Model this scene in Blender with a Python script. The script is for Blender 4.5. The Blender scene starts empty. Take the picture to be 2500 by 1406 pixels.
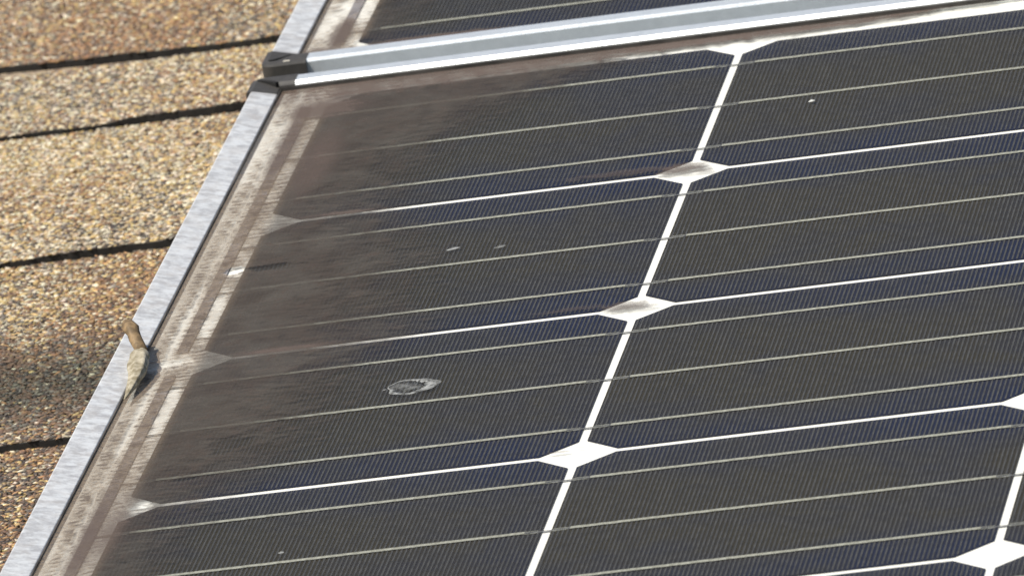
import bpy, bmesh, math, random
import numpy as np
from mathutils import Matrix, Vector

random.seed(7); RNG = np.random.default_rng(11)
SC = bpy.context.scene
COL = SC.collection
R = math.radians

# ------------------------------------------------------------------ camera, sky, sun, exposure
PITCH = R(20)                               # the roof climbs away from the camera
TILT = Matrix.Rotation(PITCH, 4, 'X')       # everything is laid out in roof coordinates (x along the eave, y up the slope)

cam_data = bpy.data.cameras.new('camera')
cam = bpy.data.objects.new('camera', cam_data); COL.objects.link(cam)
cam_data.sensor_width = 36.0
cam_data.lens = 36.0 * 30901.0 / 2500.0     # long telephoto
cam_data.clip_start = 0.1; cam_data.clip_end = 3000
CM = Matrix(((0.9765517, 0.12050577, 0.178396, 0.74725414),
             (0.13399952, 0.30832642, -0.9417956, -4.32705381),
             (-0.16849601, 0.94361707, 0.28494897, 1.27300321),
             (0, 0, 0, 1)))
cam.matrix_world = TILT @ CM
cam_data.dof.use_dof = True
cam_data.dof.focus_distance = 4.40
cam_data.dof.aperture_fstop = 48
SC.camera = cam

SUN_LOCAL = Vector((-0.42, -0.22, 0.88)).normalized()
SUN_W = (TILT.to_3x3() @ SUN_LOCAL).normalized()
world = bpy.data.worlds.new('World'); SC.world = world; world.use_nodes = True
wn = world.node_tree; bg = wn.nodes['Background']
sky = wn.nodes.new('ShaderNodeTexSky'); sky.sky_type = 'NISHITA'; sky.sun_disc = False
sky.sun_elevation = math.asin(SUN_W.z); sky.sun_rotation = math.atan2(SUN_W.x, SUN_W.y)
sky.air_density = 1.0; sky.dust_density = 1.2; sky.ozone_density = 1.0
wn.links.new(sky.outputs[0], bg.inputs[0]); bg.inputs[1].default_value = 0.08
sun_data = bpy.data.lights.new('sun', 'SUN'); sun_data.energy = 4.0; sun_data.angle = R(0.53)
sun_data.color = (1.0, 0.95, 0.86)
sun = bpy.data.objects.new('sun', sun_data); COL.objects.link(sun)
sun.rotation_euler = SUN_W.to_track_quat('Z', 'Y').to_euler()
SC.view_settings.view_transform = 'Standard'; SC.view_settings.look = 'None'
SC.view_settings.exposure = 0.38; SC.view_settings.gamma = 1.0
SC.view_settings.use_curve_mapping = False
SC.render.engine = 'CYCLES'
SC.cycles.max_bounces = 8; SC.cycles.transparent_max_bounces = 12

# ------------------------------------------------------------------ helpers
def link(o, parent=None):
    COL.objects.link(o)
    if parent is not None:
        o.parent = parent
    return o

def obj(name, me, mat=None, parent=None):
    o = bpy.data.objects.new(name, me)
    if mat is not None and not me.materials:
        me.materials.append(mat)
    return link(o, parent)

def mesh(name, verts, faces, smooth=False):
    me = bpy.data.meshes.new(name)
    me.from_pydata([tuple(v) for v in verts], [], [tuple(f) for f in faces])
    me.update()
    if smooth:
        me.polygons.foreach_set('use_smooth', [True] * len(me.polygons))
    return me

def np_mesh(name, verts, tris, col=None):
    """big triangle mesh from numpy arrays, with an optional colour per vertex"""
    me = bpy.data.meshes.new(name)
    nv, nt = len(verts), len(tris)
    me.vertices.add(nv); me.vertices.foreach_set('co', verts.astype(np.float32).ravel())
    me.loops.add(nt * 3); me.loops.foreach_set('vertex_index', tris.astype(np.int32).ravel())
    me.polygons.add(nt); me.polygons.foreach_set('loop_start', np.arange(0, nt * 3, 3, dtype=np.int32))
    try:
        me.polygons.foreach_set('loop_total', np.full(nt, 3, dtype=np.int32))
    except Exception:
        pass
    me.update(calc_edges=True)
    if col is not None:
        a = me.color_attributes.new('tint', 'FLOAT_COLOR', 'POINT')
        a.data.foreach_set('color', np.c_[col, np.ones(len(col))].astype(np.float32).ravel())
    return me

def box_mesh(name, x0, x1, y0, y1, z0, z1):
    v = [(x0, y0, z0), (x1, y0, z0), (x1, y1, z0), (x0, y1, z0), (x0, y0, z1), (x1, y0, z1), (x1, y1, z1), (x0, y1, z1)]
    f = [(0, 3, 2, 1), (4, 5, 6, 7), (0, 1, 5, 4), (1, 2, 6, 5), (2, 3, 7, 6), (3, 0, 4, 7)]
    return mesh(name, v, f)

def tag(o, label, cat, group=None):
    o['label'] = label; o['category'] = cat
    if group: o['group'] = group

class G:
    """tiny node graph writer"""
    def __init__(s, name):
        s.m = bpy.data.materials.new(name); s.m.use_nodes = True
        s.t = s.m.node_tree; s.t.nodes.clear()
        s.out = s.t.nodes.new('ShaderNodeOutputMaterial')
    def n(s, typ, **kw):
        nd = s.t.nodes.new(typ)
        for k, v in kw.items(): setattr(nd, k, v)
        return nd
    def put(s, sock, v):
        if isinstance(v, bpy.types.NodeSocket): s.t.links.new(v, sock)
        else: sock.default_value = v
    def math(s, op, a, b=0.0, c=0.0, clamp=False):
        nd = s.n('ShaderNodeMath', operation=op, use_clamp=clamp)
        s.put(nd.inputs[0], a); s.put(nd.inputs[1], b)
        if op in ('MULTIPLY_ADD', 'SMOOTH_MIN', 'SMOOTH_MAX'): s.put(nd.inputs[2], c)
        return nd.outputs[0]
    def add(s, a, b): return s.math('ADD', a, b)
    def sub(s, a, b): return s.math('SUBTRACT', a, b)
    def mul(s, a, b): return s.math('MULTIPLY', a, b)
    def mx(s, a, b): return s.math('MAXIMUM', a, b)
    def mn(s, a, b): return s.math('MINIMUM', a, b)
    def clamp(s, a): return s.math('ADD', a, 0.0, clamp=True)
    def ramp(s, v, a, b, x=0.0, y=1.0, smooth=True):
        nd = s.n('ShaderNodeMapRange', interpolation_type='SMOOTHSTEP' if smooth else 'LINEAR')
        s.put(nd.inputs['Value'], v)
        s.put(nd.inputs['From Min'], a); s.put(nd.inputs['From Max'], b)
        s.put(nd.inputs['To Min'], x); s.put(nd.inputs['To Max'], y)
        return nd.outputs[0]
    def noise(s, vec, scale, detail=3.0, rough=0.55, dist=0.0):
        nd = s.n('ShaderNodeTexNoise')
        if vec is not None: s.put(nd.inputs['Vector'], vec)
        nd.inputs['Scale'].default_value = scale; nd.inputs['Detail'].default_value = detail
        nd.inputs['Roughness'].default_value = rough; nd.inputs['Distortion'].default_value = dist
        return nd.outputs['Fac']
    def add_noise(s, vec, scale, amt):
        nd = s.n('ShaderNodeTexNoise'); s.put(nd.inputs['Vector'], vec); nd.inputs['Scale'].default_value = scale
        v = s.n('ShaderNodeVectorMath', operation='SCALE'); s.put(v.inputs[0], nd.outputs['Color']); v.inputs['Scale'].default_value = amt
        w = s.n('ShaderNodeVectorMath', operation='ADD'); s.put(w.inputs[0], vec); s.put(w.inputs[1], v.outputs[0]); return w.outputs[0]
    def objco(s): return s.n('ShaderNodeTexCoord').outputs['Object']
    def xyz(s, v):
        nd = s.n('ShaderNodeSeparateXYZ'); s.put(nd.inputs[0], v); return nd.outputs
    def scale(s, v, sx, sy, sz):
        nd = s.n('ShaderNodeMapping'); s.put(nd.inputs[0], v)
        nd.inputs['Scale'].default_value = (sx, sy, sz); return nd.outputs[0]
    def mix(s, f, a, b):
        nd = s.n('ShaderNodeMix', data_type='RGBA')
        s.put(nd.inputs[0], f)
        s.put(nd.inputs[6], a if isinstance(a, bpy.types.NodeSocket) else (*a, 1.0))
        s.put(nd.inputs[7], b if isinstance(b, bpy.types.NodeSocket) else (*b, 1.0))
        return nd.outputs[2]
    def curve(s, v, pts, lo, hi):
        """piecewise linear function of v through pts [(v, y)], y kept in 0..1"""
        nd = s.n('ShaderNodeValToRGB'); e = nd.color_ramp.elements
        f = s.ramp(v, lo, hi, smooth=False)
        s.put(nd.inputs[0], f)
        pts = sorted(pts)
        P = [((a - lo) / (hi - lo), b) for a, b in pts]
        e[0].position, e[1].position = P[0][0], P[-1][0]
        e[0].color = (P[0][1],) * 3 + (1,); e[1].color = (P[-1][1],) * 3 + (1,)
        for a, b in P[1:-1]:
            q = e.new(a); q.color = (b, b, b, 1)
        return nd.outputs[0]
    def bump(s, h, dist, strength=1.0):
        nd = s.n('ShaderNodeBump'); s.put(nd.inputs['Height'], h)
        nd.inputs['Distance'].default_value = dist; nd.inputs['Strength'].default_value = strength
        return nd.outputs[0]
    def pbr(s, color, rough=0.5, metal=0.0, normal=None, spec=None):
        nd = s.n('ShaderNodeBsdfPrincipled')
        s.put(nd.inputs['Base Color'], color if isinstance(color, bpy.types.NodeSocket) else (*color, 1.0))
        s.put(nd.inputs['Roughness'], rough); s.put(nd.inputs['Metallic'], metal)
        if normal is not None: s.put(nd.inputs['Normal'], normal)
        if spec is not None: s.put(nd.inputs['Specular IOR Level'], spec)
        return nd.outputs[0]
    def done(s, shader):
        s.t.links.new(shader, s.out.inputs['Surface']); return s.m

# ------------------------------------------------------------------ materials
def mat_plain(name, c, rough=0.6, metal=0.0, var=0.15, scale=300.0):
    g = G(name); co = g.objco()
    f = g.noise(co, scale, 4)
    k = g.mix(g.ramp(f, 0.3, 0.7), tuple(x * (1 - var) for x in c), tuple(min(1, x * (1 + var)) for x in c))
    return g.done(g.pbr(k, rough, metal))

def mat_alu(name, mottled):
    g = G(name); co = g.objco()
    grain = g.noise(g.scale(co, 1, 1, 1), 900, 3, 0.6)
    m = g.noise(co, 150, 5, 0.62, 0.3)
    if mottled:
        st = g.noise(g.scale(co, 0.62, 1.0, 1.0), 260, 6, 0.70, 0.3)
        k = g.mix(g.ramp(st, 0.36, 0.66), (0.74, 0.75, 0.75), (0.46, 0.455, 0.455))
        k = g.mix(g.mul(g.ramp(m, 0.46, 0.68), 0.40), k, (0.42, 0.395, 0.38))
        rough = g.ramp(m, 0.35, 0.65, 0.4, 0.6)
    else:
        k = g.mix(g.ramp(m, 0.35, 0.7), (0.82, 0.85, 0.86), (0.74, 0.77, 0.78))
        rough = g.ramp(grain, 0.3, 0.7, 0.30, 0.42)
    return g.done(g.pbr(k, rough, 0.25 if mottled else 0.55, g.bump(grain, 0.00012, 0.5)))

ALU_SIDE = mat_alu('weathered_aluminium', True)
ALU_TOP = mat_alu('clean_aluminium', False)
CAP = mat_plain('dark_grey_cap', (0.050, 0.046, 0.042), 0.62, 0.0, 0.15, 500)
GROOVE = mat_plain('joint_black', (0.012, 0.011, 0.01), 0.8)
BACKSHEET = mat_plain('white_backsheet', (0.83, 0.82, 0.755), 0.55, 0.0, 0.03, 60)
RIBBON = mat_plain('tinned_ribbon', (0.30, 0.285, 0.29), 0.5, 0.2, 0.25, 120)
TAB = mat_plain('dark_reflection_tab', (0.12, 0.12, 0.115), 0.55, 0.0, 0.3, 400)  # dark reflection in the bent ribbon, put into the base colour
PALE_SLIVER = mat_plain('pale_edge_grey', (0.30, 0.28, 0.24), 0.5, 0.2)  # pale tone for the sliver on the cap edge
LIP_SHADE = mat_plain('grimy_lip_shade', (0.062, 0.055, 0.049), 0.8, 0.0, 0.5, 60)  # shade and grime of the inner lip, put into the colour
SPLASH_C = (0.55, 0.56, 0.54)

def mat_bus():
    g = G('busbar_silver'); co = g.objco()
    f = g.noise(co, 700, 3)
    k = g.mix(g.ramp(f, 0.3, 0.7), (0.27, 0.265, 0.205), (0.43, 0.43, 0.355))
    return g.done(g.pbr(k, 0.5, 0.15))
BUS = mat_bus()

def mat_cell():
    g = G('silicon_cell'); co = g.objco(); x, y, z = g.xyz(co)
    edge = g.ramp(g.math('ABSOLUTE', y), 0.028, 0.070)
    oi = g.n('ShaderNodeObjectInfo').outputs['Random']
    sh = g.n('ShaderNodeVectorMath', operation='ADD'); g.put(sh.inputs[0], co); cx = g.n('ShaderNodeCombineXYZ'); g.put(cx.inputs[2], g.mul(oi, 5.0)); g.put(sh.inputs[1], cx.outputs[0])
    nz = g.noise(sh.outputs[0], 26, 4, 0.6, 0.6)
    side = g.ramp(x, 0.0, 0.08)
    f = g.clamp(g.add(g.mul(edge, 0.65), g.add(g.mul(side, 0.35), g.mul(g.sub(nz, 0.5), 1.7))))
    k = g.mix(f, (0.031, 0.0250, 0.0115), (0.0095, 0.0115, 0.030))
    return g.done(g.pbr(k, 0.45, 0.0, None, 0.3))
CELL = mat_cell()
FINGER = mat_plain('printed_silver_line', (0.050, 0.049, 0.045), 0.6, 0.0, 0.25, 200)

def mat_glass(name, edge_pts, top_pts, blobs, base=0.024):
    """clear pane with fresnel gloss, under a film of dirt whose cover is set out in panel coordinates (metres)"""
    g = G(name); co = g.objco(); x, y, z = g.xyz(co)
    n1 = g.noise(co, 38, 5, 0.6, 0.4)       # lobes
    n2 = g.noise(co, 150, 5, 0.65, 0.5)     # mottling
    n3 = g.noise(co, 620, 3, 0.6)           # grit
    lo, hi = edge_pts[0][0], edge_pts[-1][0]
    X0 = 0.30
    xb = g.curve(y, [(a, b + X0) for a, b in edge_pts], lo, hi)
    d = g.sub(g.sub(xb, X0), x)             # metres inside the dirty zone along the left edge
    d = g.add(d, g.mul(g.sub(n1, 0.5), 0.040))
    d = g.add(d, g.mul(g.sub(n2, 0.5), 0.030))
    n4 = g.noise(g.scale(co, 0.38, 1.0, 1.0), 330, 4, 0.62, 0.2)      # fine streaks along the rows
    d = g.add(d, g.mul(g.sub(n4, 0.5), 0.046))
    m_edge = g.ramp(d, -0.040, 0.024)
    if top_pts:
        lo, hi = top_pts[0][0], top_pts[-1][0]
        yb = g.curve(x, [(a, b + X0) for a, b in top_pts], lo, hi)
        e = g.sub(y, g.sub(yb, X0))
        e = g.add(e, g.mul(g.sub(n2, 0.5), 0.012))
        e = g.add(e, g.mul(g.sub(n4, 0.5), 0.008))
        m_top = g.mul(g.ramp(e, -0.003, 0.004), 1.12)
        m = g.mx(m_edge, m_top)
    else:
        m = m_edge
    # a film of nearly even cover on the cells, blotchier on the white border
    border = g.ramp(x, -0.153, -0.160)
    blot = g.add(g.mul(g.sub(n2, 0.5), 0.9), g.mul(g.sub(n3, 0.5), 0.45))
    blot = g.add(blot, g.add(g.mul(g.sub(n1, 0.5), 0.5), g.mul(g.sub(n4, 0.5), 0.9)))
    blot_b = g.mul(g.add(blot, g.mul(border, g.add(g.mul(g.sub(n3, 0.5), 0.7), g.add(g.mul(g.sub(n2, 0.5), -0.3), g.mul(g.sub(n4, 0.5), 1.0))))), g.ramp(border, 0.0, 1.0, 0.56, 0.80))
    thick = g.ramp(border, 0.0, 1.0, 0.70, 0.63)
    a = g.mul(m, g.clamp(g.add(thick, blot_b)))
    # dried tide marks at the fading edge of the film
    tide = g.ramp(g.math('ABSOLUTE', g.add(d, 0.004)), 0.0, 0.0016, 1.0, 0.0)
    tide = g.mul(tide, g.mul(g.ramp(n1, 0.48, 0.58), 0.16))
    # rubbed pale lines where water runs along the frame and beside the cross ribbon
    for (lx, lw, ls) in ((-0.1702, 0.0016, 0.50), (-0.1768, 0.0022, 0.42)):
        wob = g.add(x, g.mul(g.sub(n1, 0.5), 0.004))
        k = g.ramp(g.math('ABSOLUTE', g.sub(wob, lx)), lw * 0.3, lw, 1.0, 0.0)
        a = g.mul(a, g.sub(1.0, g.mul(k, g.mul(g.ramp(n4, 0.40, 0.60), ls))))
    brown = 0.0
    for (bx, by, rx, ry, s, soft) in blobs:
        u = g.mul(g.sub(x, bx), 1.0 / rx); v = g.mul(g.sub(y, by), 1.0 / ry)
        r = g.math('SQRT', g.add(g.mul(u, u), g.mul(v, v)))
        r = g.add(r, g.mul(g.sub(n2, 0.5), soft * 2.2))
        r = g.add(r, g.mul(g.sub(n3, 0.5), soft * 0.8)); r = g.add(r, g.mul(g.sub(n4, 0.5), soft * 2.6))
        k = g.ramp(r, 1.0 - min(0.9, soft), 1.0 + 0.25 * soft, 1.0, 0.0)
        if s > 0:
            a = g.mx(a, g.mul(k, s)); brown = g.mx(brown, k)
        else: a = g.mul(a, g.sub(1.0, g.mul(k, -s)))
    # even film of dust, faint rubbed smears and a sprinkle of specks
    smear = g.mul(g.ramp(g.noise(g.scale(co, 0.30, 1.0, 1.0), 120, 4, 0.6, 0.5), 0.60, 0.80), 0.07)
    dust = g.add(g.add(base, smear), g.mul(g.sub(n1, 0.5), 0.05))
    a = g.mx(g.add(a, tide), dust)
    for vs, cut, amt in ((95, 0.84, 0.20), (230, 0.93, 0.22)):
        vor = g.n('ShaderNodeTexVoronoi'); vor.feature = 'F1'; vor.inputs['Scale'].default_value = vs
        g.put(vor.inputs['Vector'], g.add_noise(co, 400, 0.003))
        keep = g.ramp(g.xyz(vor.outputs['Color'])[0], cut, 1.0, 0.0, amt)
        a = g.mx(a, g.mul(g.ramp(vor.outputs['Distance'], 0.16, 0.04), keep))
    a = g.clamp(a)
    tone = g.mix(g.ramp(n1, 0.35, 0.65), (0.077, 0.063, 0.053), (0.090, 0.079, 0.068))
    tone = g.mix(g.mul(g.ramp(n2, 0.50, 0.70), 0.6), tone, (0.074, 0.054, 0.045))
    tone = g.mix(g.mul(border, 0.7), tone, (0.135, 0.102, 0.080))
    tone = g.mix(g.mul(g.mul(border, g.ramp(a, 0.86, 0.55)), g.ramp(n3, 0.30, 0.62, 0.35, 1.0)), tone, (0.29, 0.222, 0.155))
    tone = g.mix(g.mul(brown, g.ramp(n2, 0.3, 0.6, 0.5, 0.9)), tone, (0.118, 0.089, 0.076))
    if top_pts:
        tone = g.mix(g.mul(m_top, 0.6), tone, (0.120, 0.086, 0.072))
    clear = g.n('ShaderNodeBsdfTransparent')
    gloss = g.n('ShaderNodeBsdfGlossy'); gloss.inputs['Roughness'].default_value = 0.16
    fr = g.n('ShaderNodeFresnel'); fr.inputs['IOR'].default_value = 1.33
    pane = g.n('ShaderNodeMixShader')
    g.put(pane.inputs[0], g.mul(fr.outputs[0], 0.22))
    g.t.links.new(clear.outputs[0], pane.inputs[1]); g.t.links.new(gloss.outputs[0], pane.inputs[2])
    dirt = g.pbr(tone, 0.9, 0.0, g.bump(n3, 0.0004, 0.6), 0.1)
    mixs = g.n('ShaderNodeMixShader'); g.put(mixs.inputs[0], a)
    g.t.links.new(pane.outputs[0], mixs.inputs[1]); g.t.links.new(dirt, mixs.inputs[2])
    return g.done(mixs.outputs[0])

def mat_clear():
    g = G('pane_underside'); t = g.n('ShaderNodeBsdfTransparent'); return g.done(t.outputs[0])
CLEAR = mat_clear()

def mat_shingle():
    g = G('granule_shingle'); co = g.objco()
    vor = g.n('ShaderNodeTexVoronoi'); vor.inputs['Scale'].default_value = 620; g.put(vor.inputs['Vector'], co)
    c = g.xyz(vor.outputs['Color'])
    z = g.noise(co, 7, 3)
    k = g.mix(g.ramp(c[0], 0.2, 0.9), (0.14, 0.105, 0.076), (0.48, 0.375, 0.25))
    k = g.mix(g.mul(g.ramp(c[1], 0.6, 0.95), 0.6), k, (0.25, 0.215, 0.17))
    k = g.mix(g.mul(g.ramp(z, 0.4, 0.65), 0.35), k, (0.24, 0.175, 0.13))
    soot = g.ramp(g.math('ABSOLUTE', g.sub(g.xyz(co)[1], 0.045)), 0.0, 0.075, 0.6, 0.0)
    k = g.mix(soot, k, (0.09, 0.078, 0.060))
    return g.done(g.pbr(k, 0.9, 0.0, g.bump(vor.outputs['Distance'], 0.0012, -0.8), 0.15))
SHINGLE = mat_shingle()
ASPHALT = mat_plain('asphalt_core', (0.016, 0.014, 0.012), 0.85, 0, 0.3, 600)

def mat_granule():
    g = G('stone_granule')
    a = g.n('ShaderNodeAttribute'); a.attribute_name = 'tint'
    return g.done(g.pbr(a.outputs['Color'], 0.62, 0.0, None, 0.35))
GRANULE = mat_granule()
DECK = mat_plain('dark_underlay', (0.03, 0.028, 0.026), 0.9)
GROUND = mat_plain('lawn_ground', (0.07, 0.085, 0.04), 0.95, 0, 0.4, 0.6)

# ------------------------------------------------------------------ the roof: ground, deck, shingles, granules
ground = obj('ground', mesh('ground', [(-1500, -1500, 0), (1500, -1500, 0), (1500, 1500, 0), (-1500, 1500, 0)], [(0, 1, 2, 3)]), GROUND)
ground.location = (0, 0, -4.5); ground['kind'] = 'structure'

ZR = -0.0665                                # top of a course where the next one covers it
roof = obj('roof', box_mesh('roof', -1.7, 2.2, -1.35, 1.75, ZR - 0.03, ZR - 0.0035), DECK)
roof['kind'] = 'structure'; roof.matrix_world = TILT

def vnoise(p, seed=0):
    """smooth value noise on an (n,2) array, 0..1"""
    q = np.floor(p).astype(np.int64); f = p - q; f = f * f * (3 - 2 * f)
    def h(a, b):
        n = (a * 374761393 + b * 668265263 + seed * 974634777) & 0xffffffff
        n = ((n ^ (n >> 13)) * 1274126177) & 0xffffffff
        return ((n ^ (n >> 16)) & 0xffff) / 65535.0
    a, b = q[:, 0], q[:, 1]
    return (h(a, b) * (1 - f[:, 0]) + h(a + 1, b) * f[:, 0]) * (1 - f[:, 1]) + (h(a, b + 1) * (1 - f[:, 0]) + h(a + 1, b + 1) * f[:, 0]) * f[:, 1]

# lower edge of each course at the panel side: (y at x=-0.37, y at x=-0.23, thickness there)
EDGES = [(-1.305, -1.305, .003, .003), (-1.10, -1.10, .003, .003), (-.93, -.93, .003, .003), (-.72, -.72, .003, .003), (-.50, -.50, .003, .003),
         (-.266, -.264, .0028, .0030),
         (-.0300, -.0270, .0030, .0029), (.2065, .2075, .0022, .0036), (.3870, .3820, .0012, .0039), (.4900, .4730, .0012, .0046),
         (.70, .70, .003, .003), (.90, .90, .003, .003), (1.07, 1.07, .003, .003), (1.28, 1.28, .003, .003), (1.46, 1.46, .003, .003), (1.62, 1.62, .003, .003)]

def edge_y(k, x):
    a, b = EDGES[k][:2]
    t = np.clip((x + .37) / .14, -.5, 1.2)
    return a + (b - a) * t + 0.0042 * (vnoise(np.c_[x * 22, 0 * x + k * 3.1], 5) - .5) + 0.0020 * (vnoise(np.c_[x * 75, 0 * x + k * 3.1], 15) - .5) + 0.0006 * (vnoise(np.c_[x * 260, 0 * x + k], 6) - .5)
def edge_h(k, x):
    a, b = EDGES[k][2:]
    t = np.clip((x + .37) / .14, -.2, 1.1)
    return np.maximum(.0009, a + (b - a) * t) * (0.62 + .36 * vnoise(np.c_[x * 60, 0 * x + k * 1.7], 9) + .36 * vnoise(np.c_[x * 19, 0 * x + k * 2.3], 19)) 

def surf_z(k, x, y):
    y0 = edge_y(k, x); y1 = EDGES[k + 1][0]
    t = np.clip((y - y0) / (y1 - y0), 0, 1.3)
    return ZR + edge_h(k, x) * (1 - t)

ico_v = None
def ico():
    t = (1 + 5 ** .5) / 2
    v = np.array([(-1, t, 0), (1, t, 0), (-1, -t, 0), (1, -t, 0), (0, -1, t), (0, 1, t), (0, -1, -t), (0, 1, -t), (t, 0, -1), (t, 0, 1), (-t, 0, -1), (-t, 0, 1)]) / math.sqrt(1 + t * t)
    f = np.array([(0, 11, 5), (0, 5, 1), (0, 1, 7), (0, 7, 10), (0, 10, 11), (1, 5, 9), (5, 11, 4), (11, 10, 2), (10, 7, 6), (7, 1, 8), (3, 9, 4), (3, 4, 2), (3, 2, 6), (3, 6, 8), (3, 8, 9), (4, 9, 5), (2, 4, 11), (6, 2, 10), (8, 6, 7), (9, 8, 1)])
    return v, f
ICO_V, ICO_F = ico()

PAL = np.array([(.82, .72, .53), (.63, .45, .20), (.43, .245, .12), (.23, .145, .095), (.27, .235, .19), (.090, .072, .060), (.47, .36, .24)])
#                cream           gold            rust              brown           grey             near black        tan
ZONES = {  # weights of the palette on each visible course
    9: (.08, .12, .24, .25, .14, .10, .10),
    8: (.22, .18, .08, .10, .20, .08, .14),
    7: (.24, .24, .10, .09, .12, .09, .12),
    6: (.12, .18, .14, .18, .16, .16, .06),
    5: (.07, .14, .17, .26, .10, .22, .04),
}

def granules_for(k):
    """loose stone granules bonded to course k, only over the strip of roof beside the panels"""
    y0, y1 = EDGES[k][1] - .002, EDGES[k + 1][1] + .001
    P = 0.00138
    ys = np.arange(y0, y1, P * .87); xs = np.arange(-.53, -.185, P)
    gx, gy = np.meshgrid(xs, ys); gx = gx + (np.arange(len(ys)) % 2)[:, None] * P / 2
    x = gx.ravel() + RNG.uniform(-.45, .45, gx.size) * P; y = gy.ravel() + RNG.uniform(-.45, .45, gx.size) * P
    left = np.interp(y, [-.30, -.17, .60, .8], [-.245, -.265, -.415, -.45])
    yb = edge_y(k, x)
    yt = edge_y(k + 1, x)
    fade = np.clip((x - left + .075) / .075, 0, 1)
    ok = (RNG.random(len(x)) < fade ** 1.5) & (y > yb + .0003) & (y < yt + .0008) & (y > -.215) & (y < .66)
    x, y, yb, yt = x[ok], y[ok], yb[ok], yt[ok]; n = len(x)
    if n == 0: return None
    z = surf_z(k, x, y)
    s = RNG.uniform(.00056, .00102, n) * np.where(RNG.random(n) < .1, 1.3, 1.0)
    v = np.repeat(ICO_V[None], n, 0) * RNG.uniform(.72, 1.28, (n, 12, 1))
    v *= np.stack([s * RNG.uniform(1.1, 2.0, n), s * RNG.uniform(.75, 1.15, n), s * RNG.uniform(.26, .50, n)], 1)[:, None, :]
    a = RNG.normal(.25, .55, n); ca, sa = np.cos(a)[:, None], np.sin(a)[:, None]
    b = RNG.normal(0, .22, n); cb, sb = np.cos(b)[:, None], np.sin(b)[:, None]
    vx = v[:, :, 0] * cb - v[:, :, 2] * sb; vz = v[:, :, 0] * sb + v[:, :, 2] * cb
    wx = vx * ca - v[:, :, 1] * sa; wy = vx * sa + v[:, :, 1] * ca
    V = np.stack([wx + x[:, None], wy + y[:, None], vz + (z + s * .16)[:, None]], 2).reshape(-1, 3)
    F = (ICO_F[None] + (np.arange(n) * 12)[:, None, None]).reshape(-1, 3)
    w = np.array(ZONES.get(k, ZONES[8]))
    W = np.repeat(w[None], n, 0)
    z1 = vnoise(np.c_[x * 28, y * 14], 21 + k); z2 = vnoise(np.c_[x * 16 + 5, y * 9], 41 + k)
    W[:, [2, 3]] *= (0.25 + 2.8 * z1 ** 2)[:, None]           # rusty patches
    W[:, [4, 5]] *= (0.35 + 1.7 * z2 ** 2)[:, None]           # grey patches
    near = np.clip((x + .29) / .05, 0, 1)
    if k in (6, 7): W[:, [2, 3]] *= (1 + 1.5 * near * np.clip(1 - (yt - y) / .11 if k == 7 else (y - yb) / .2, 0, 1))[:, None]
    if k == 6:                                                # the blackened stretch above the lowest visible edge
        t = np.exp(-((y - .045) / .045) ** 2)
        W[:, [3, 4]] *= (1 + 4.5 * t)[:, None]; W[:, 5] *= 1 + 5 * t; W[:, [1, 2]] *= (1 - .9 * t)[:, None]; W[:, 0] *= 1 - .3 * t
    if k == 5: W[:, [3, 5]] *= 1.3
    W /= W.sum(1, keepdims=True)
    idx = (W.cumsum(1) > RNG.random(n)[:, None]).argmax(1)
    c = .80 * PAL[idx] * RNG.uniform(.62, 1.28, (n, 1)) * RNG.uniform(.95, 1.05, (n, 3))
    if k == 6: c *= 1 - t[:, None] * np.array([[.46, .40, .44]])                   # soot and algae darken the stones here
    C = np.repeat(np.clip(c, 0.01, .9), 12, 0)
    return np_mesh('granules', V, F, C)

def shingle_mesh(k, x0, x1):
    """one shingle: granule coated top, black cut edge, straight ends"""
    near = x0 < -.2 < x1 and -.4 < EDGES[k][0] < .75
    nx = int((x1 - x0) / (.0025 if near else .05)) + 2
    xs = np.linspace(x0, x1, nx); yb = edge_y(k, xs); h = edge_h(k, xs)
    yt = EDGES[k + 1][0] + .035
    zt = ZR - .0022
    V = []; F = []; M = []
    for i in range(nx):
        V += [(xs[i], yb[i], ZR - .002), (xs[i], yb[i], ZR + h[i] - .0003), (xs[i], yb[i] + .0004, ZR + h[i]), (xs[i], yt, zt), (xs[i], yt, ZR - .0034), (xs[i], yb[i] + .004, ZR - .0034)]
    for i in range(nx - 1):
        a, b = i * 6, i * 6 + 6
        for j, m in ((0, 1), (1, 1), (2, 0), (3, 1), (4, 1), (5, 1)):
            j2 = (j + 1) % 6
            F.append((a + j, b + j, b + j2, a + j2)); M.append(m)
    F.append(tuple(range(5, -1, -1))); M.append(1)
    F.append(tuple((nx - 1) * 6 + j for j in range(6))); M.append(1)
    me = mesh('shingle', V, F)
    me.materials.append(SHINGLE); me.materials.append(ASPHALT)
    me.polygons.foreach_set('material_index', M)
    return me

for k in range(len(EDGES) - 1):
    shift = (k * .37) % .9
    cuts = [-1.7] + [c for c in np.arange(-2.6 + shift, 2.2, .99) if -1.55 < c < 2.05 and not (-.47 < c < -.17)] + [2.2]
    for x0, x1 in zip(cuts[:-1], cuts[1:]):
        s = obj('shingle', shingle_mesh(k, x0 + .001, x1 - .001), None, roof)
        if x0 < -.25 < x1 and k in ZONES:
            gm = granules_for(k)
            if gm is not None:
                o = obj('granules', gm, GRANULE, s); o['kind'] = 'stuff'

# ------------------------------------------------------------------ solar panels
P = 0.159; GAP = 0.0031; GAPY = 0.0038; CW = P - GAP; CHT = P - GAPY; CH = 0.0120      # pitch, gap, cell width, corner cut
ZC = -0.0009                                             # cells lie just under the pane
ZT = 0.0032                                              # top of the frame above the pane
DEPTH = -0.050

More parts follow.
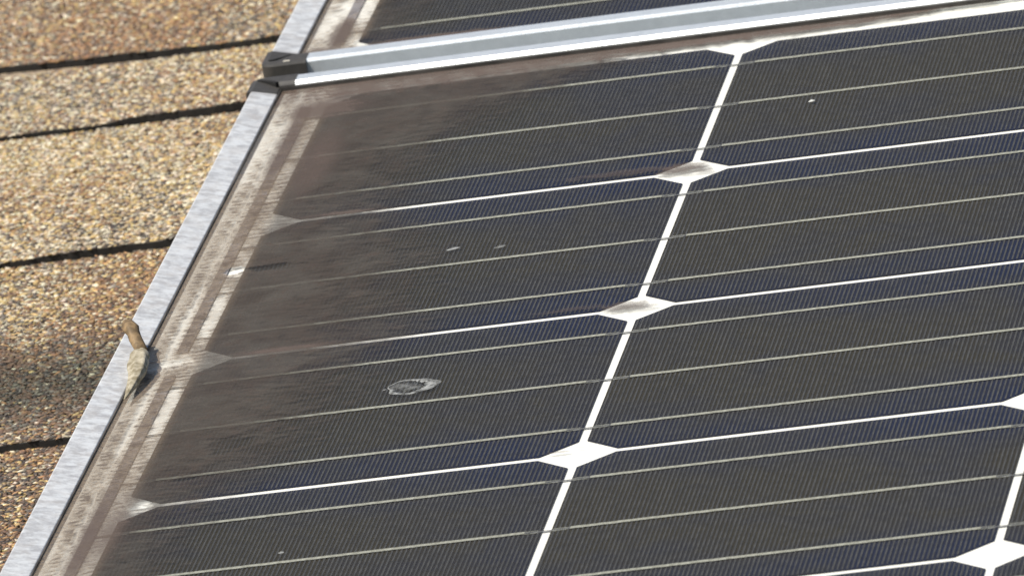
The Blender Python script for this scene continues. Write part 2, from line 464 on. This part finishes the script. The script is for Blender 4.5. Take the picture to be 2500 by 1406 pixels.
def cell_mesh():
    h = CW / 2; v = CHT / 2; c = CH
    pts = [(-h + c, -v), (h - c, -v), (h, -v + c), (h, v - c), (h - c, v), (-h + c, v), (-h, v - c), (-h, -v + c)]
    V = [(x, y, 0) for x, y in pts] + [(x, y, -.0002) for x, y in pts]
    F = [tuple(range(8)), tuple(range(15, 7, -1))] + [(i, 8 + i, 8 + (i + 1) % 8, (i + 1) % 8) for i in range(8)]
    return mesh('cell', V, F)

def finger_mesh():
    V = []; F = []; h = CW / 2; n = 94; w = .00033
    for i in range(n):
        x = -h + .0011 + i * (CW - .0022) / (n - 1)
        lim = CHT / 2 - .0009 - max(0.0, CH - (h - abs(x)))
        b = len(V)
        V += [(x - w, -lim, .0001), (x + w, -lim, .0001), (x + w, lim, .0001), (x - w, lim, .0001)]
        F.append((b, b + 1, b + 2, b + 3))
    return mesh('contact_fingers', V, F)

def bus_mesh():
    V = []; F = []
    def strip(x0, x1, y0, y1, z):
        n = max(1, int((x1 - x0) / .0035))
        b = len(V)
        for i in range(n + 1):
            x = x0 + (x1 - x0) * i / n; j = .00012 * math.sin(i * 2.7)
            V.append((x, y0 + j, z)); V.append((x, y1 + j * .6, z))
        for i in range(n):
            F.append((b + 2 * i, b + 2 * i + 2, b + 2 * i + 3, b + 2 * i + 1))
    h = CW / 2
    strip(-h + .0065, h - .0058, -.00112, .00112, .00035)
    for s in (-1, 1):                                    # open printed rails where the ribbon stops short of the cell edge
        strip(s * (h - .0035) - .0030, s * (h - .0035) + .0022, .00085, .00125, .00020)
        strip(s * (h - .0035) - .0030, s * (h - .0035) + .0022, -.00125, -.00085, .00020)
    return mesh('busbar', V, F)

def tab_mesh():
    h = CW / 2; w = .0006
    xs = [h - .0062, h - .003, h + .0005, h + GAP - .0005, h + GAP + .003, h + GAP + .0068]
    zs = [.0003, .00015, .0001, .0001, .00015, .0003]
    V = [(x, s * w, z) for x, z in zip(xs, zs) for s in (-1, 1)]
    F = [(2 * i, 2 * i + 2, 2 * i + 3, 2 * i + 1) for i in range(5)]
    return mesh('interconnect_tab', V, F)

ME_CELL, ME_FING, ME_BUS, ME_TAB = cell_mesh(), finger_mesh(), bus_mesh(), tab_mesh()
for me, m in ((ME_CELL, CELL), (ME_FING, FINGER), (ME_BUS, BUS), (ME_TAB, TAB)): me.materials.append(m)

# frame profile: (fraction kind, distance inward from the outer edge, height)
def profile(w, side=False):
    if side:                                              # the side rails lean gently down towards the pane
        return [(0, DEPTH), (0, ZT - .0011), (.0004, ZT - .0004), (.0011, ZT), (w - .0003, .0010), (w - .0001, .0008), (w, .0006), (w, ZC - .0004), (w, DEPTH)]
    return [(0, DEPTH), (0, ZT - .0011), (.0004, ZT - .0004), (.0011, ZT), (w - .0013, ZT), (w - .0003, ZT - .0010), (w, ZT - .0013), (w, ZC - .0004), (w, DEPTH)]

def rail_mesh(name, p0, p1, inward, w):
    """straight rail from p0 to p1 on the outer edge"""
    pr = profile(w, inward[0] != 0); V = []; n = len(pr)
    L = (Vector(p1) - Vector(p0)); ns = max(1, int(L.length / .05))
    for i in range(ns + 1):
        b = Vector(p0) + L * (i / ns)
        for d, z in pr: V.append((b.x + inward[0] * d, b.y + inward[1] * d, z))
    F = []
    flip = (L.x * inward[1] - L.y * inward[0]) < 0
    for i in range(ns):
        for j in range(n):
            q = (i * n + j, i * n + (j + 1) % n, (i + 1) * n + (j + 1) % n, (i + 1) * n + j)
            F.append(q if not flip else q[::-1])
    F.append(tuple(range(n))); F.append(tuple(reversed([ns * n + j for j in range(n)])))
    me = mesh(name, V, F); me.validate()
    bm = bmesh.new(); bm.from_mesh(me); bmesh.ops.recalc_face_normals(bm, faces=bm.faces); bm.to_mesh(me); bm.free()
    return me

ARM = 0.0165; RC = 0.0038
def cap_mesh(sx, sy, wx, wy, out=0.0):
    """rounded corner piece; local origin at the outer corner, sx, sy point inward"""
    px, py = profile(wx, True), profile(wy); n = len(px); V = []
    eps = .00018                                          # sits a hair proud of the rails
    secs = [('A', 0)] + [('C', t) for t in np.linspace(0, 1, 9)] + [('B', 0)]
    for kind, t in secs:
        for j in range(n):
            dx, dy = px[j][0], py[j][0]; f = {'A': 0.0, 'B': 1.0}.get(kind, t)
            z = px[j][1] * (1 - f) + py[j][1] * f + (eps if j in (1, 2, 3, 4, 5) else 0)
            if j <= 2: dx -= eps + out; dy -= eps + out
            if kind == 'A': x, y = dx, ARM
            elif kind == 'B': x, y = ARM, dy
            else:
                th = t * math.pi / 2
                rx, ry = max(0, RC - dx), max(0, RC - dy)
                x = max(RC, dx) - rx * math.cos(th); y = max(RC, dy) - ry * math.sin(th)
            V.append((sx * x, sy * y, z))
    F = []
    for i in range(len(secs) - 1):
        for j in range(n):
            F.append((i * n + j, i * n + (j + 1) % n, (i + 1) * n + (j + 1) % n, (i + 1) * n + j))
    F.append(tuple(range(n))); F.append(tuple((len(secs) - 1) * n + j for j in range(n)))
    me = mesh('corner_cap', V, F)
    bm = bmesh.new(); bm.from_mesh(me); bmesh.ops.remove_doubles(bm, verts=bm.verts, dist=1e-6)
    bmesh.ops.recalc_face_normals(bm, faces=bm.faces); bm.to_mesh(me); bm.free()
    return me

def mitre_mesh(sx, sy, wx, wy):
    """dark joint running from the outer corner to the inner one"""
    V = []; F = []; n = 9
    for i in range(n + 1):
        t = i / n
        a = .0016 + (wx - .0016 - .001) * t; b = .0035 + (wy - .0045) * t ** 1.35
        for s in (-1, 1):
            for z in (ZT - .002 - .001 * t, ZT + .00045 - .0002 * t):
                V.append((sx * (a + s * .00042), sy * (b - s * .00042), z))
    for i in range(n):
        a, b = i * 4, i * 4 + 4
        for q in ((0, 1, 3, 2),):
            pass
        F += [(a, b, b + 1, a + 1), (a + 1, b + 1, b + 3, a + 3), (a + 3, b + 3, b + 2, a + 2), (a + 2, b + 2, b, a)]
    F += [(0, 1, 3, 2), tuple(n * 4 + j for j in (0, 2, 3, 1))]
    me = mesh('mitre_joint', V, F)
    bm = bmesh.new(); bm.from_mesh(me); bmesh.ops.recalc_face_normals(bm, faces=bm.faces); bm.to_mesh(me); bm.free()
    return me

XL, XR = -0.1892, -P + 10 * P + 0.0302                    # outer left and right edges of both panels
WL = 0.0104; WT = 0.0096                                  # flange widths: side rails, upper and lower rails

def solar_panel(label, row_top, y_out0, y_out1, glass_mat, ribbons):
    """row_top: y of the top line of the cell grid; y_out0..y_out1: outer edges of the frame"""
    root = bpy.data.objects.new('solar_panel', None); root.empty_display_size = .1; link(root)
    tag(root, label, 'solar panel', 'solar panels mounted one above the other on the shingle roof')
    bs = obj('backsheet', box_mesh('backsheet', XL + .006, XR - .006, y_out0 + .006, y_out1 - .006, ZC - .0012, ZC - .0004), BACKSHEET, root)
    for r in range(6):
        for c in range(10):
            o = obj('cell', ME_CELL, None, root); o.location = (-P / 2 + c * P, row_top - P / 2 - r * P, ZC)
            f = obj('contact_fingers', ME_FING, None, o); f['kind'] = 'stuff'
            for b in (-1, 0, 1):
                q = obj('busbar', ME_BUS, None, o); q.location = (0, b * .052, 0)
                t = obj('interconnect_tab', ME_TAB, None, o); t.location = (0, b * .052, 0)
                if c == 0:                                # end of the string: the tab runs left to the cross ribbon
                    t2 = obj('interconnect_tab', ME_TAB, None, o); t2.location = (-P + .0004, b * .052, .0)
    for y0, y1 in ribbons:
        x0, x1 = -.1674, -.1634
        me = box_mesh('cross_ribbon', x0, x1, y0, y1, ZC - .0002, ZC + .0003)
        obj('cross_ribbon', me, RIBBON, root)
    # pane
    gx0, gx1, gy0, gy1 = XL + WL - .004, XR - WL + .004, y_out0 + WT - .004, y_out1 - WT + .004
    V = [(gx0, gy0, -.0003), (gx1, gy0, -.0003), (gx1, gy1, -.0003), (gx0, gy1, -.0003), (gx0, gy0, 0), (gx1, gy0, 0), (gx1, gy1, 0), (gx0, gy1, 0)]
    F = [(4, 5, 6, 7), (0, 3, 2, 1), (0, 1, 5, 4), (1, 2, 6, 5), (2, 3, 7, 6), (3, 0, 4, 7)]
    me = mesh('glass', V, F); me.materials.append(glass_mat); me.materials.append(CLEAR)
    me.polygons.foreach_set('material_index', [0, 1, 1, 1, 1, 1])
    obj('glass', me, None, root)
    # frame
    yb, yt = y_out0, y_out1
    ix0, ix1, iy0, iy1 = XL + WL, XR - WL, yb + WT, yt - WT
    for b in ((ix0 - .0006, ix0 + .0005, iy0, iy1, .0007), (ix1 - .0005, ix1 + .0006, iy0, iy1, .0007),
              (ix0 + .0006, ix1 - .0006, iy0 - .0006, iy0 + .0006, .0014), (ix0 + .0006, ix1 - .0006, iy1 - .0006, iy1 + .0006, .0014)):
        obj('lip_shade_strip', box_mesh('lip_shade_strip', b[0], b[1], b[2], b[3], -.0002, b[4]), LIP_SHADE, root)  # added dark strips that paint the shaded, dirty line of the frame lip
    obj('frame_rail', rail_mesh('frame_rail', (XL, yb + ARM), (XL, yt - ARM), (1, 0), WL), ALU_SIDE, root)
    obj('frame_rail', rail_mesh('frame_rail', (XR, yb + ARM), (XR, yt - ARM), (-1, 0), WL), ALU_SIDE, root)
    obj('frame_rail', rail_mesh('frame_rail', (XL + ARM, yb), (XR - ARM, yb), (0, 1), WT), ALU_TOP, root)
    obj('frame_rail', rail_mesh('frame_rail', (XL + ARM, yt), (XR - ARM, yt), (0, -1), WT), ALU_TOP, root)
    for sx, x in ((1, XL), (-1, XR)):
        for sy, y in ((1, yb), (-1, yt)):
            c = obj('corner_cap', cap_mesh(sx, sy, WL, WT, .0013), CAP, root); c.location = (x, y, 0)
            j = obj('mitre_joint', mitre_mesh(sx, sy, WL, WT), GROOVE, c)
            if sx == 1 and sy == 1:
                ch = obj('pale_sliver', mesh('pale_sliver', [(.0065, .0000, ZT - .0009), (.0098, .0000, ZT - .0010), (.0102, .0012, ZT + .00025), (.0078, .0013, ZT + .0003)], [(0, 1, 2, 3)]), PALE_SLIVER, c)  # small paler sliver on the front edge of the cap
                ch.location = (0, -.00045, .0001)
    root.matrix_world = TILT
    return root

# cover of dirt in panel coordinates: right limit of the dirty strip against y, lower limit of the top strip against x
LOW_EDGE = [(-.82, -.172), (-.50, -.163), (-.40, -.155), (-.36, -.151), (-.32, -.145), (-.30, -.136), (-.27, -.124), (-.23, -.116), (-.20, -.117),
            (-.172, -.106), (-.155, -.099), (-.13, -.106), (-.07, -.107), (-.03, -.118), (0.0, -.131), (.03, -.129), (.08, -.121), (.12, -.095), (.15, -.062), (.18, -.045)]
LOW_TOP = [(-.19, .150), (-.10, .154), (-.04, .159), (0.0, .1605), (.02, .1610), (.05, .1640), (.085, .1690), (.12, .174), (.30, .176), (1.45, .178)]
LOW_BLOBS = [  # x, y, radius x, radius y, strength (minus wipes clean), raggedness
    (-.0040, .0028, .0105, .0068, .68, .45), (-.024, .0060, .028, .0048, .34, .6), (.0040, -.0030, .0070, .0030, .40, .6), (-.130, .0, .021, .0030, .86, .8), (-.126, -P, .024, .0040, .86, .6), (.003, -.004, .007, .0022, .28, .6),
    (-.0045, -P + .0012, .0098, .0052, .62, .45), (.0020, -P - .0020, .008, .0030, .35, .6), (-.024, -P + .0050, .016, .0030, .28, .6), (.0035, -P - .003, .0050, .0018, .35, .6),
    (-.0065, -2 * P + .0020, .0050, .0011, .42, .4), (.0020, -2 * P + .0045, .0060, .0010, .22, .5),
    (.030, .1650, .032, .0034, .85, .6), (-.020, .166, .034, .004, .82, .5), (.056, .166, .014, .0018, .65, .6), (.090, .168, .008, .0012, .5, .6),
    (-.158, .140, .020, .016, .86, .5), (-.150, .070, .010, .050, .70, .6), (-.166, .095, .006, .050, .72, .5),
    (-.178, .100, .010, .060, -.5, .6),
    (-.1605, -.0560, .0042, .0052, -.97, .25), (-.147, -.0570, .011, .0045, -.72, .5),
    (-.1525, -.3165, .0048, .0030, -.95, .35), (-.1525, -.3215, .0040, .0022, -.95, .35), (-.1400, -.2950, .006, .002, -.6, .5),
    (-.1650, -.350, .0065, .070, .76, .75), (-.158, -.345, .0075, .050, .78, .8), (-.169, -.1600, .010, .0060, -.62, .6), (-.1604, -.108, .0034, .034, -.50, .4), (-.1604, -.215, .0034, .038, -.50, .4), (-.1700, -.115, .0022, .050, -.40, .5), (-.1700, -.225, .0020, .045, -.40, .5), (-.1285, -.262, .009, .010, -.5, .6),
]
GLASS_LOW = mat_glass('dirty_glass', LOW_EDGE, LOW_TOP, LOW_BLOBS)
UP_EDGE = [(.20, -.150), (.215, -.151), (.225, -.158), (.26, -.159), (.30, -.163), (.60, -.168), (1.2, -.172)]
UP_BLOBS = [(-.1650, .272, .009, .030, -.75, .7), (-.1735, .255, .005, .03, -.6, .6), (-.130, .2195, .035, .004, .75, .5), (-.1555, .2240, .0045, .0060, -.8, .4), (-.1665, .240, .006, .030, .8, .6), (-.171, .215, .012, .012, .8, .5)]
GLASS_UP = mat_glass('dusty_glass', UP_EDGE, None, UP_BLOBS, 0.024)

lower = solar_panel('larger nearer solar panel with brown dirt along its left edge and a dropping on it', P, -5 * P - .0260, .1802, GLASS_LOW,
                    [(-.146, .147), (-.464, -.172), (-.782, -.490)])
UP_TOP = .2165 - GAP / 2 + 6 * P
upper = solar_panel('upper solar panel, only its lowest strip in view above the double aluminium rail', UP_TOP, .1989, UP_TOP + .026, GLASS_UP,
                    [(UP_TOP - 6 * P + .013, UP_TOP - 4 * P - .013), (UP_TOP - 4 * P + .013, UP_TOP - 2 * P - .013), (UP_TOP - 2 * P + .013, UP_TOP - .013)])

# ------------------------------------------------------------------ small things lying on the panel
def to_roof(px, py, z):
    """a point of the photograph carried onto the plane z of the roof coordinates (used once, to place the litter)"""
    f = 30901.0
    d = CM.to_3x3() @ Vector(((px - 1250) / f, -(py - 703) / f, -1)); o = CM.to_translation()
    return o + d * ((z - o.z) / d.z)

def tube(name, pts, radii, seg=14, squash=1.0, jit=0.0, ridge=0.0):
    V = []; F = []
    pts = [Vector(p) for p in pts]
    for i, p in enumerate(pts):
        t = (pts[min(i + 1, len(pts) - 1)] - pts[max(i - 1, 0)]).normalized()
        a = t.cross(Vector((0, 0, 1))).normalized(); b = a.cross(t).normalized()
        for s in range(seg):
            th = 2 * math.pi * s / seg; r = radii[i] * (1 + jit * (random.random() - .5))
            r *= 1 + ridge * math.sin(3 * th + i * .10) + ridge * .8 * math.sin(7 * th - i * .22) + ridge * .5 * math.sin(i * 1.3)
            V.append(p + a * math.cos(th) * r + b * math.sin(th) * r * squash)
    for i in range(len(pts) - 1):
        for s in range(seg):
            F.append((i * seg + s, i * seg + (s + 1) % seg, (i + 1) * seg + (s + 1) % seg, (i + 1) * seg + s))
    F.append(tuple(range(seg - 1, -1, -1))); F.append(tuple((len(pts) - 1) * seg + s for s in range(seg)))
    me = mesh(name, V, F, True)
    bm = bmesh.new(); bm.from_mesh(me); bmesh.ops.recalc_face_normals(bm, faces=bm.faces); bm.to_mesh(me); bm.free()
    return me

def mat_pod():
    g = G('dry_husk'); co = g.objco()
    n = g.noise(co, 260, 4, 0.6); n2 = g.noise(co, 900, 3)
    k = g.mix(g.ramp(n, 0.35, 0.65), (0.22, 0.185, 0.12), (0.46, 0.41, 0.31))
    k = g.mix(g.mul(g.ramp(n2, 0.5, 0.75), 0.5), k, (0.20, 0.17, 0.10))
    return g.done(g.pbr(k, 0.7, 0, g.bump(n, 0.0006, 0.6), 0.25))
POD = mat_pod(); STEM = mat_plain('brown_stalk', (0.21, 0.14, 0.07), 0.7, 0, 0.45, 350)

A = to_roof(341, 850, .0050); B = to_roof(304, 974, .0018)
pod = bpy.data.objects.new('seed_pod', None); pod.empty_display_size = .01; link(pod)
tag(pod, 'dried beige seed pod with a short brown stalk lying across the left frame edge', 'seed pod')
ts = np.linspace(0, 1, 15)
prof = [.0012, .0022, .0030, .0034, .0035, .0035, .0033, .0030, .0027, .0023, .0019, .0014, .0011, .0007, .0003]
body = [(A.lerp(B, float(t)) - Vector((.0018 * math.sin(math.pi * t) * -1, 0, 0))) for t in ts]
obj('husk', tube('husk', body, prof, 28, .70, .22, .09), POD, pod)
S0 = to_roof(345, 857, .0050); S1 = to_roof(331, 828, .0070); S2 = to_roof(322, 806, .0096); S3 = to_roof(312, 795, .0100); S4 = to_roof(304, 797, .0100)
obj('stalk', tube('stalk', [S0, S1, S2.lerp(S1, .3), S2, S3, S4], [.0023, .0021, .0021, .0026, .0027, .0012], 16, .9, .22, .06), STEM, pod)
pod.matrix_world = TILT

def mat_splash(name, lo, hi):
    g = G(name); co = g.objco(); n = g.noise(co, 260, 5, 0.65)
    t = g.n('ShaderNodeBsdfTransparent'); d = g.pbr(SPLASH_C, 0.9)
    m = g.n('ShaderNodeMixShader'); g.put(m.inputs[0], g.ramp(n, 0.34, 0.64, lo, hi))
    g.t.links.new(t.outputs[0], m.inputs[1]); g.t.links.new(d, m.inputs[2])
    return g.done(m.outputs[0])
SPLASH = mat_splash('chalky_residue', 0.08, 0.52); FILM = mat_splash('chalky_film', 0.02, 0.20)
CHALK = mat_plain('chalk_fleck', (0.6, 0.6, 0.56), 0.9)

def ring_mesh():
    V = []; F = []; n = 48
    for i in range(n):
        th = 2 * math.pi * i / n
        ro = .0088 * (1 + .06 * math.sin(3 * th + 1) + .05 * math.sin(7 * th) + .02 * (random.random() - .5))
        wid = .0012 + .0042 * max(0, math.cos(th - .2)) + .0011 * max(0, -math.sin(th + .5)) + .0004 * random.random()
        wid *= 0.25 if math.cos(th - 2.75) > .86 else 1.0
        ri = ro - wid
        for r, z in ((ro, 0.0001), ((ro * .7 + ri * .3), .0004), (ri, .0001)):
            V.append((r * math.cos(th) * 1.04, r * math.sin(th) * .93, z))
    for i in range(n):
        a, b = i * 3, ((i + 1) % n) * 3
        F += [(a, b, b + 1, a + 1), (a + 1, b + 1, b + 2, a + 2)]
    c0 = len(V); V.append((.0006, 0, .00015))               # thin residue inside the ring
    for i in range(n): F.append((i * 3 + 2, c0, ((i + 1) % n) * 3 + 2))
    b0 = len(V)                                          # stray drip at the left tip
    V += [(-.0108, -.0009, .0001), (-.0098, -.0008, .0002), (-.0094, .0004, .0001), (-.0101, -.0002, .0003)]
    F += [(b0, b0 + 1, b0 + 3), (b0 + 1, b0 + 2, b0 + 3)]
    me = mesh('bird_dropping', V, F, True); me.materials.append(SPLASH); me.materials.append(FILM)
    for p in me.polygons:
        if c0 in tuple(p.vertices): p.material_index = 1
    return me
d = obj('bird_dropping', ring_mesh(), None)
tag(d, 'pale dried ring-shaped bird dropping on the dark cell at the middle left', 'bird dropping')
p = to_roof(1008, 944, .0002); d.matrix_world = TILT @ Matrix.Translation((p.x, p.y, .0003))

def fleck(px, py, lx, ly, label, mat=None):
    V = [(0, 0, .0006)]; n = 10
    for i in range(n):
        th = 2 * math.pi * i / n; r = 1 + .35 * (random.random() - .5)
        V.append((lx * r * math.cos(th), ly * r * math.sin(th), 0))
    F = [(0, 1 + i, 1 + (i + 1) % n) for i in range(n)] + [tuple(range(n, 0, -1))]
    o = obj('grit_fleck', mesh('grit_fleck', V, F), mat or CHALK)
    tag(o, label, 'grit', 'pale flecks of grit on the glass')
    p = to_roof(px, py, 0.0002)
    o.matrix_world = TILT @ Matrix.Translation((p.x, p.y, .0002)) @ Matrix.Rotation(.5, 4, 'Z')
fleck(1982, 247, .0013, .0008, 'bright white fleck on the dark cell right of the upper white gap line')
fleck(687, 1348, .0011, .0006, 'small pale fleck on the lowest visible cell near the bottom left', SPLASH)
fleck(1108, 607, .0026, .0010, 'faint grey smudge on the second cell, between two busbars', SPLASH)
fleck(1221, 602, .0022, .0011, 'fainter grey smudge just right of the other smudge on the second cell', FILM)
